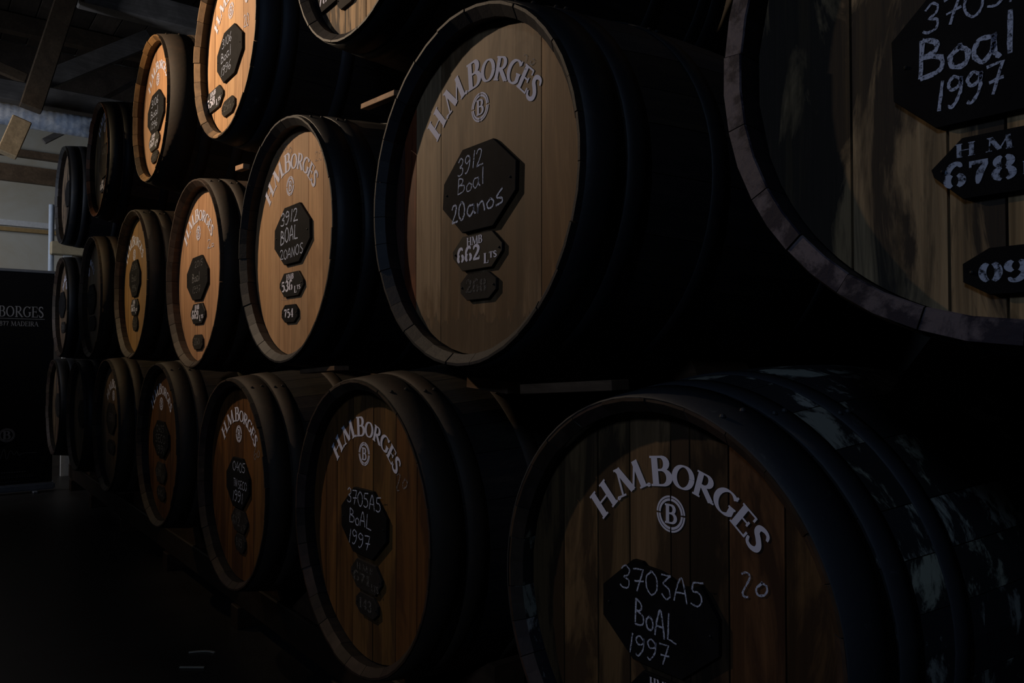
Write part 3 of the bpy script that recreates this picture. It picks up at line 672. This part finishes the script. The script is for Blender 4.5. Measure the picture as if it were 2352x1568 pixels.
# ---- top tier
t1 = (-2.023, 2.61)
vu, vv = U(727, 14, *t1); _, vlow = U(735, 27, *t1); nu, nv = U(789, 13, *t1)
cask('T1', 'top tier cask cut by the upper edge, black rim and grey weathered head', .425, *t1, 0, body=M_body_dark, chime='black', head='old', hoop=M_iron,
     tints=[(2.1, 1.8, 1.55)]*9, plates=[dict(kind='vol', uv=(vu-.02, vu+.18, vlow-.0, vlow+.10), mat=M_slate, lines=[('HMB', .32, .66, .68, .90, 's'), ('764', .12, .64, .20, .56, 's'), ('LTS', .68, .94, .16, .38, 's')]),
         dict(kind='num', uv=(nu-.055, nu+.065, nv, nv+.065), mat=M_slate_dim), dict(kind='main', uv=(-.14, .15, -.10, .12), lines=[('3106', .22, .60, .68, .88, 'h', .05), ('Boal', .22, .62, .46, .65, 'h', .05)])])
cask('T2', 'brightest cask, top tier, glowing orange head with plate 658', .405, -3.21, 2.57, 0, body=M_body_dark, chime='tan', head='pale', hoop=M_iron_blue,
     tints=[(1.1, .95, .75), (1.15, 1.0, .78), (1.1, .95, .75), (1.2, 1.1, .9), (1.1, .98, .8), (1.0, .85, .65)], em=(531, 24), arc=1.05,
     plates=[dict(kind='main', px=(498, 555, 64, 177), lines=[('3106', .22, .62, .70, .88, 'h', .02), ('Boal', .18, .60, .42, .62, 'h', .02), ('1996', .18, .60, .14, .32, 'h', .03)]),
         vol((472, 511, 205, 252), '658'), num((509, 538, 226, 262), '256')], marks=[((560, 65), (572, 58), '20', .05, M_chalk)],
     chimetint=lambda a_: (lambda s: (s, s*.95, s*.9))(random.choice((.25, .7, 1, 1.1, 1.2))))
cask('T3', 'second lit cask on top tier with tan striped rim and orange head, plate 667', .390, -4.455, 2.601, 0, body=M_body_brown, chime='tan', head='pale', hoop=M_iron_brown,
     tints=[(1.0, .82, .66)]*9, em=(363, 182), arc=.98, plates=[dict(kind='main', px=(339, 375, 213, 303), lines=[('3106', .25, .7, .70, .88, 'h'), ('Boal', .22, .7, .42, .62, 'h'), ('1996', .22, .65, .14, .32, 'h')]),
         vol((342, 365, 303, 344), '667'), num((347, 362, 347, 372), '268')], bands=((.014, .14), (.17, .22), (.33, .38)),
     chimetint=lambda a_: (lambda s: (s, s*.85, s*.6))(random.choice((.2, .6, .9, 1.0, 1.1))))
cask('T4', 'third top tier cask from the lit one, reddish rim and olive-brown head', .394, -5.959, 2.634, 0, body=M_body_brown, chime='red', head='amber', near=False,
     tints=[(1.0, 1.0, .9)]*9, em=(241, 292), arc=.98, paint=M_paint, plates=[dict(kind='main', px=(228, 249, 332, 406), ink=M_chalk_faint, mat=M_slate_dim, lines=[('3106', .25, .7, .70, .88, 'h')]), vol((229, 243, 412, 440), '660')],
     chimetint=lambda a_: (lambda s: (s, s*.8, s*.7))(random.choice((.3, .7, 1.0))))
cask('T5', 'farthest top tier cask with black rim against the white wall', .416, -7.534, 2.654, 0, body=M_body_dark, chime='black', head='old', near=False,
     tints=[(.6, .55, .58)]*9, plates=[dict(kind='main', uv=(-.13, .15, -.09, .12), mat=M_slate)])

# ------------------------------------------------------------------ supports
M_chock = wood('chock_wood', (.10, .062, .038), .5, .4, (3, 50, 50), (9, 9, 9), tint=True)
LT = [('nearest bottom cask', -.99, .775, .407, .09), ('bottom cask with plate 143', -1.991, .781, .414, 0), ('bottom cask chalked 0405', -3.084, .762, .413, 0), ('fourth bottom cask', -4.242, .812, .418, 0), ('fifth bottom cask', -5.555, .824, .428, 0), ('bottom cask second from the banner', -6.72, .815, .419, 0), ('farthest bottom cask', -7.93, .825, .425, 0)]
for j, yb in enumerate((.30, .98)):
    root = empty('stillage_rail', ['long dark timber rail under the front of the bottom casks', 'long dark timber rail under the back of the bottom casks'][j], 'rail', (0, yb, 0))
    bm = bmesh.new(); box(bm, -8.6, -.3, -.07, .07, .10, .235); bevel(bm, .006); link('rail', mesh_from(bm, 'rail'), M_chock, root).color = (.35, .35, .35, 1)
    bm = bmesh.new(); box(bm, -.05, .05, -.085, .085, 0, .10); bevel(bm, .004); me = mesh_from(bm, 'foot_block')
    for x in (-.6, -1.5, -2.55, -3.65, -4.9, -6.15, -7.35, -8.4):
        o = link('foot_block', me, M_chock, root); o.location = (x, 0, 0); o.color = (.5, .45, .42, 1)
    for (nm, x, z, R, yo) in LT:
        Ry = max(prof(yb-yo+e, R-.004, .462, 1.22) for e in (-.05, .05)) + .004
        for s in (-1, 1):
            # wedge whose sloping face meets the cask at 35 degrees from the bottom
            an = math.radians(33); d = Ry+.002; cxp, czp = x + s*d*math.sin(an), z - d*math.cos(an)
            top = czp + .035; pts2 = []
            tx = s*math.cos(an); tz = math.sin(an)
            lo = cxp - tx*(czp-.236)/tz; hi = lo + tx*(top-.236)/tz; xin = x + s*.05
            if (lo - xin)*s > 0: inner = [(lo, .236)]
            else: inner = [(xin, .236 + abs(xin-lo)*math.tan(an)), (xin, .236)]
            pts2 = inner + [(hi + s*.03, .236), (hi + s*.03, top), (hi, top)]
            ox = x + s*.2; pts2 = [(p[0]-ox, p[1]-.236) for p in pts2]
            o = link('wooden_chock', mesh_from(prism(pts2, -.05, .05), 'wooden_chock'), M_chock); o.location = (ox, yb, .236)
            v = random.uniform(.7, 1.3); o.color = (v, v*.9, v*.85, 1)
            tag(o, 'wedge %s of the %s, on the %s rail' % ('left' if s < 0 else 'right', nm, ('front', 'back')[j]), 'chock', 'wooden wedges under the bottom casks')
UPR = [('M0', -.308, 1.686), ('M1', -1.464, 1.644), ('M2', -2.554, 1.656), ('M3', -3.626, 1.636), ('M4', -4.878, 1.685), ('M5', -6.175, 1.694), ('M6', -7.575, 1.697)]
TP = [('T1', -2.023, 2.61), ('T2', -3.21, 2.57), ('T3', -4.455, 2.601), ('T4', -5.959, 2.634), ('T5', -7.534, 2.654)]
MN = {'M0': 'the weathered cask at right edge', 'M1': 'the big middle cask 662', 'M2': 'the middle cask chalked BOAL', 'M3': 'the pinkish-headed middle cask', 'M4': 'the fourth middle cask', 'M5': 'the fifth middle cask', 'M6': 'the farthest middle cask',
      'T1': 'the cut-off top cask', 'T2': 'the brightest top cask', 'T3': 'the top cask 667', 'T4': 'the reddish-rimmed top cask', 'T5': 'the farthest top cask'}
def groove(ups, lows, Rb=.462):
    for k, x, z in ups:
        for s in (-1, 1):
            c = [(abs(l[1]-x), l) for l in lows if (l[1]-x)*s > 0]
            if not c: continue
            l = min(c)[1]; d = math.hypot(l[1]-x, l[2]-z); g = d - 2*Rb - .002
            if g < .012 or g > .6: continue
            ux, uz = (l[1]-x)/d, (l[2]-z)/d
            a = Vector((x+ux*(Rb+.001), .62, z+uz*(Rb+.001))); b = Vector((l[1]-ux*(Rb+.001), .62, l[2]-uz*(Rb+.001))); mid = (a+b)/2
            bm = bmesh.new(); bar(bm, a-mid, b-mid, .22, .07, (0, 0, 1) if abs(uz) < .9 else (1, 0, 0)); 
            o = link('wooden_chock', mesh_from(bm, 'wooden_chock'), M_chock); o.location = mid
            o.color = (.8, .75, .7, 1); tag(o, 'packing block under %s on its %s side' % (MN[k], 'right' if s > 0 else 'left'), 'chock', 'packing blocks between the tiers')
groove(UPR, [(a[0], a[1], a[2]) for a in LT]); groove(TP, UPR)

def stick(name, label, p0, p1, Y0, Y1, w_, h_, tint):
    a, b = at(*p0, Y=Y0), at(*p1, Y=Y1); return timber(name, label, a, b, w_, h_, M_chock, 'wood piece', None, tint)
stick('wood_batten', 'pale batten end resting between the BOAL cask and the big 3912 cask', (838, 246), (915, 214), .26, .22, .03, .018, 4)
stick('wood_plank', 'grey plank lying between the tiers left of the nearest bottom cask', (1215, 893), (1425, 884), .13, .16, .06, .022, 2)
stick('wood_wedge', 'orange-brown wood wedge under the big 3912 cask', (1088, 876), (1182, 890), .13, .15, .05, .03, 3)
stick('wood_chip', 'small pale wood block beside top of the pinkish lit middle cask', (548, 388), (566, 382), .15, .15, .03, .022, 6)
stick('wood_plank', 'brown plank under the BOAL cask, above the bottom cask chalked 0405', (705, 853), (785, 845), .08, .08, .05, .014, 2)

# ------------------------------------------------------------------ banner
XB = -8.52; c = at(17, 900, X=XB); top = at(60, 624, X=XB).z; botz = at(60, 1128, X=XB).z
ban = empty('rollup_banner', 'black roll-up banner with white serif lettering standing at far left', 'banner', (XB, c.y, 0))
BW = 2*(at(122, 900, X=XB).y - c.y)
# local frame: x right in picture = +y world ; build in local y,z facing +x
def bannertext(fn, name, m):
    bm = bmesh.new(); fn(bm); me = mesh_from(bm, name)
    # glyph plane is (x,z) facing -y -> rotate so it faces +x
    me.transform(Matrix.Rotation(PI/2, 4, 'Z')); return link(name, me, m, ban)
def bz(py): return at(17, py, X=XB).z
bm = bmesh.new(); box(bm, -.001, .001, -BW/2, BW/2, .07, top); 
t = NT('banner_print'); n = t.noise(t.coords((2.2, 2.2, 1.1), False), 1, 4, .5)
tc = t.node('ShaderNodeTexCoord'); sx = t.node('ShaderNodeSeparateXYZ'); t.l(tc.outputs['Object'], sx.inputs[0])
mk = t.ramp(sx.outputs['Z'], [(.40, 0), (.60, 1)]); mk2 = t.ramp(sx.outputs['Z'], [(.95, 1), (1.0, 0)])
t.base(t.mix(t.mix(1.0, t.mix(1.0, mk, mk2, 'MULTIPLY'), t.ramp(n, [(.45, 0), (.65, 1)]), 'MULTIPLY'), (.003, .003, .0045), (.014, .006, .004)), .6, 0, .2)
panel = link('banner_panel', mesh_from(bm, 'banner_panel'), t.m, ban)
M_alu = plain('banner_aluminium', (.30, .32, .36), .45, .6)
bm = bmesh.new(); box(bm, -.012, .012, -BW/2-.005, BW/2+.005, top-.005, top+.022); bevel(bm, .004); link('top_rail', mesh_from(bm, 'top_rail'), M_alu, ban)
bm = bmesh.new(); box(bm, -.06, .06, -BW/2-.02, BW/2+.02, .02, .085); bevel(bm, .012, 2); link('base_cassette', mesh_from(bm, 'base_cassette'), M_alu, ban)
for s in (-1, 1):
    bm = bmesh.new(); box(bm, -.14, .14, s*.22-.02, s*.22+.02, 0, .02); bevel(bm, .004); link('foot', mesh_from(bm, 'foot'), M_alu, ban)
M_ban = plain('banner_white_ink', (.32, .32, .34), .7)
yb_ = -.004
def byy(px, py=900): return at(px, py, X=XB).y - c.y
def f1(bm):
    line_serif(bm, 'H.M.BORGES', -byy(101, 712), byy(101, 712), bz(727), bz(702), yb_, .15, .05)
    ribbon(bm, [(-.29, bz(731)), (.29, bz(731))], [.004]*2, lambda p: p, yb_)
    line_serif(bm, 'SINCE 1877 MADEIRA', -byy(88, 742), byy(88, 742), bz(748), bz(737), yb_, .15, .05)
bannertext(f1, 'banner_lettering', M_ban)
def f2(bm):
    z0 = bz(999); ribbon(bm, ell(0, z0, .062, .062), [.005]*23, lambda p: p, yb_); ribbon(bm, ell(0, z0, .052, .052), [.008]*23, lambda p: p, yb_)
    glyph_serif(bm, 'B', lambda p: (-.034+p[0]*.085, z0-.038+p[1]*.076), yb_, .22, .1)
bannertext(f2, 'banner_emblem', M_ban)
def f3(bm):
    z0 = bz(1045)
    s = smooth([(-.25, -.01), (-.2, .05), (-.16, -.03), (-.1, .03), (-.06, -.05), (-.02, .06), (.0, -.04), (.03, .04), (.06, .0), (.08, .03), (.1, -.01), (.13, .01), (.24, .008)], False, 5)
    ribbon(bm, [(p[0], z0+p[1]) for p in s], [.005]*len(s), lambda p: p, yb_)
    for py, w0, w1 in ((1085, -.2, .17), (1093, -.24, .06), (1093, .08, .2), (1097, -.1, .235), (1107, -.15, .12)):
        n = int((w1-w0)/.02); 
        for k2 in range(n): ribbon(bm, [(w0+k2*.02, bz(py)), (w0+k2*.02+.013, bz(py))], [.009 if py == 1085 else .004]*2, lambda p: p, yb_)
bannertext(f3, 'banner_small_print', plain('banner_grey_ink', (.16, .16, .17), .7))

# splinters on the floor
for i, (px, py, ln, lab) in enumerate(((463, 1500, .055, 'pale curved splinter lying on the floor'), (441, 1534, .05, 'short straight splinter on the floor nearer the lower edge'))):
    r = FW + (px-CX)/F*RT + (CY-py)/F*UP; s = -CAM.z/r.z; p = CAM + r*s
    bm = bmesh.new(); pr = smooth([(-ln, 0), (-ln*.3, .012*(1-i)), (ln*.4, .014*(1-i)), (ln, 0)], False, 3)
    for a2, b2 in zip(pr, pr[1:]): bar(bm, (a2.x, a2.y, .003), (b2.x, b2.y, .003), .008, .005)
    o = link('splinter', mesh_from(bm, 'splinter'), plain('pale_splinter_%d' % i, (.5, .45, .36), .7)); o.location = (p.x, p.y, .001); o.rotation_euler = (0, 0, .9); tag(o, lab, 'splinter')
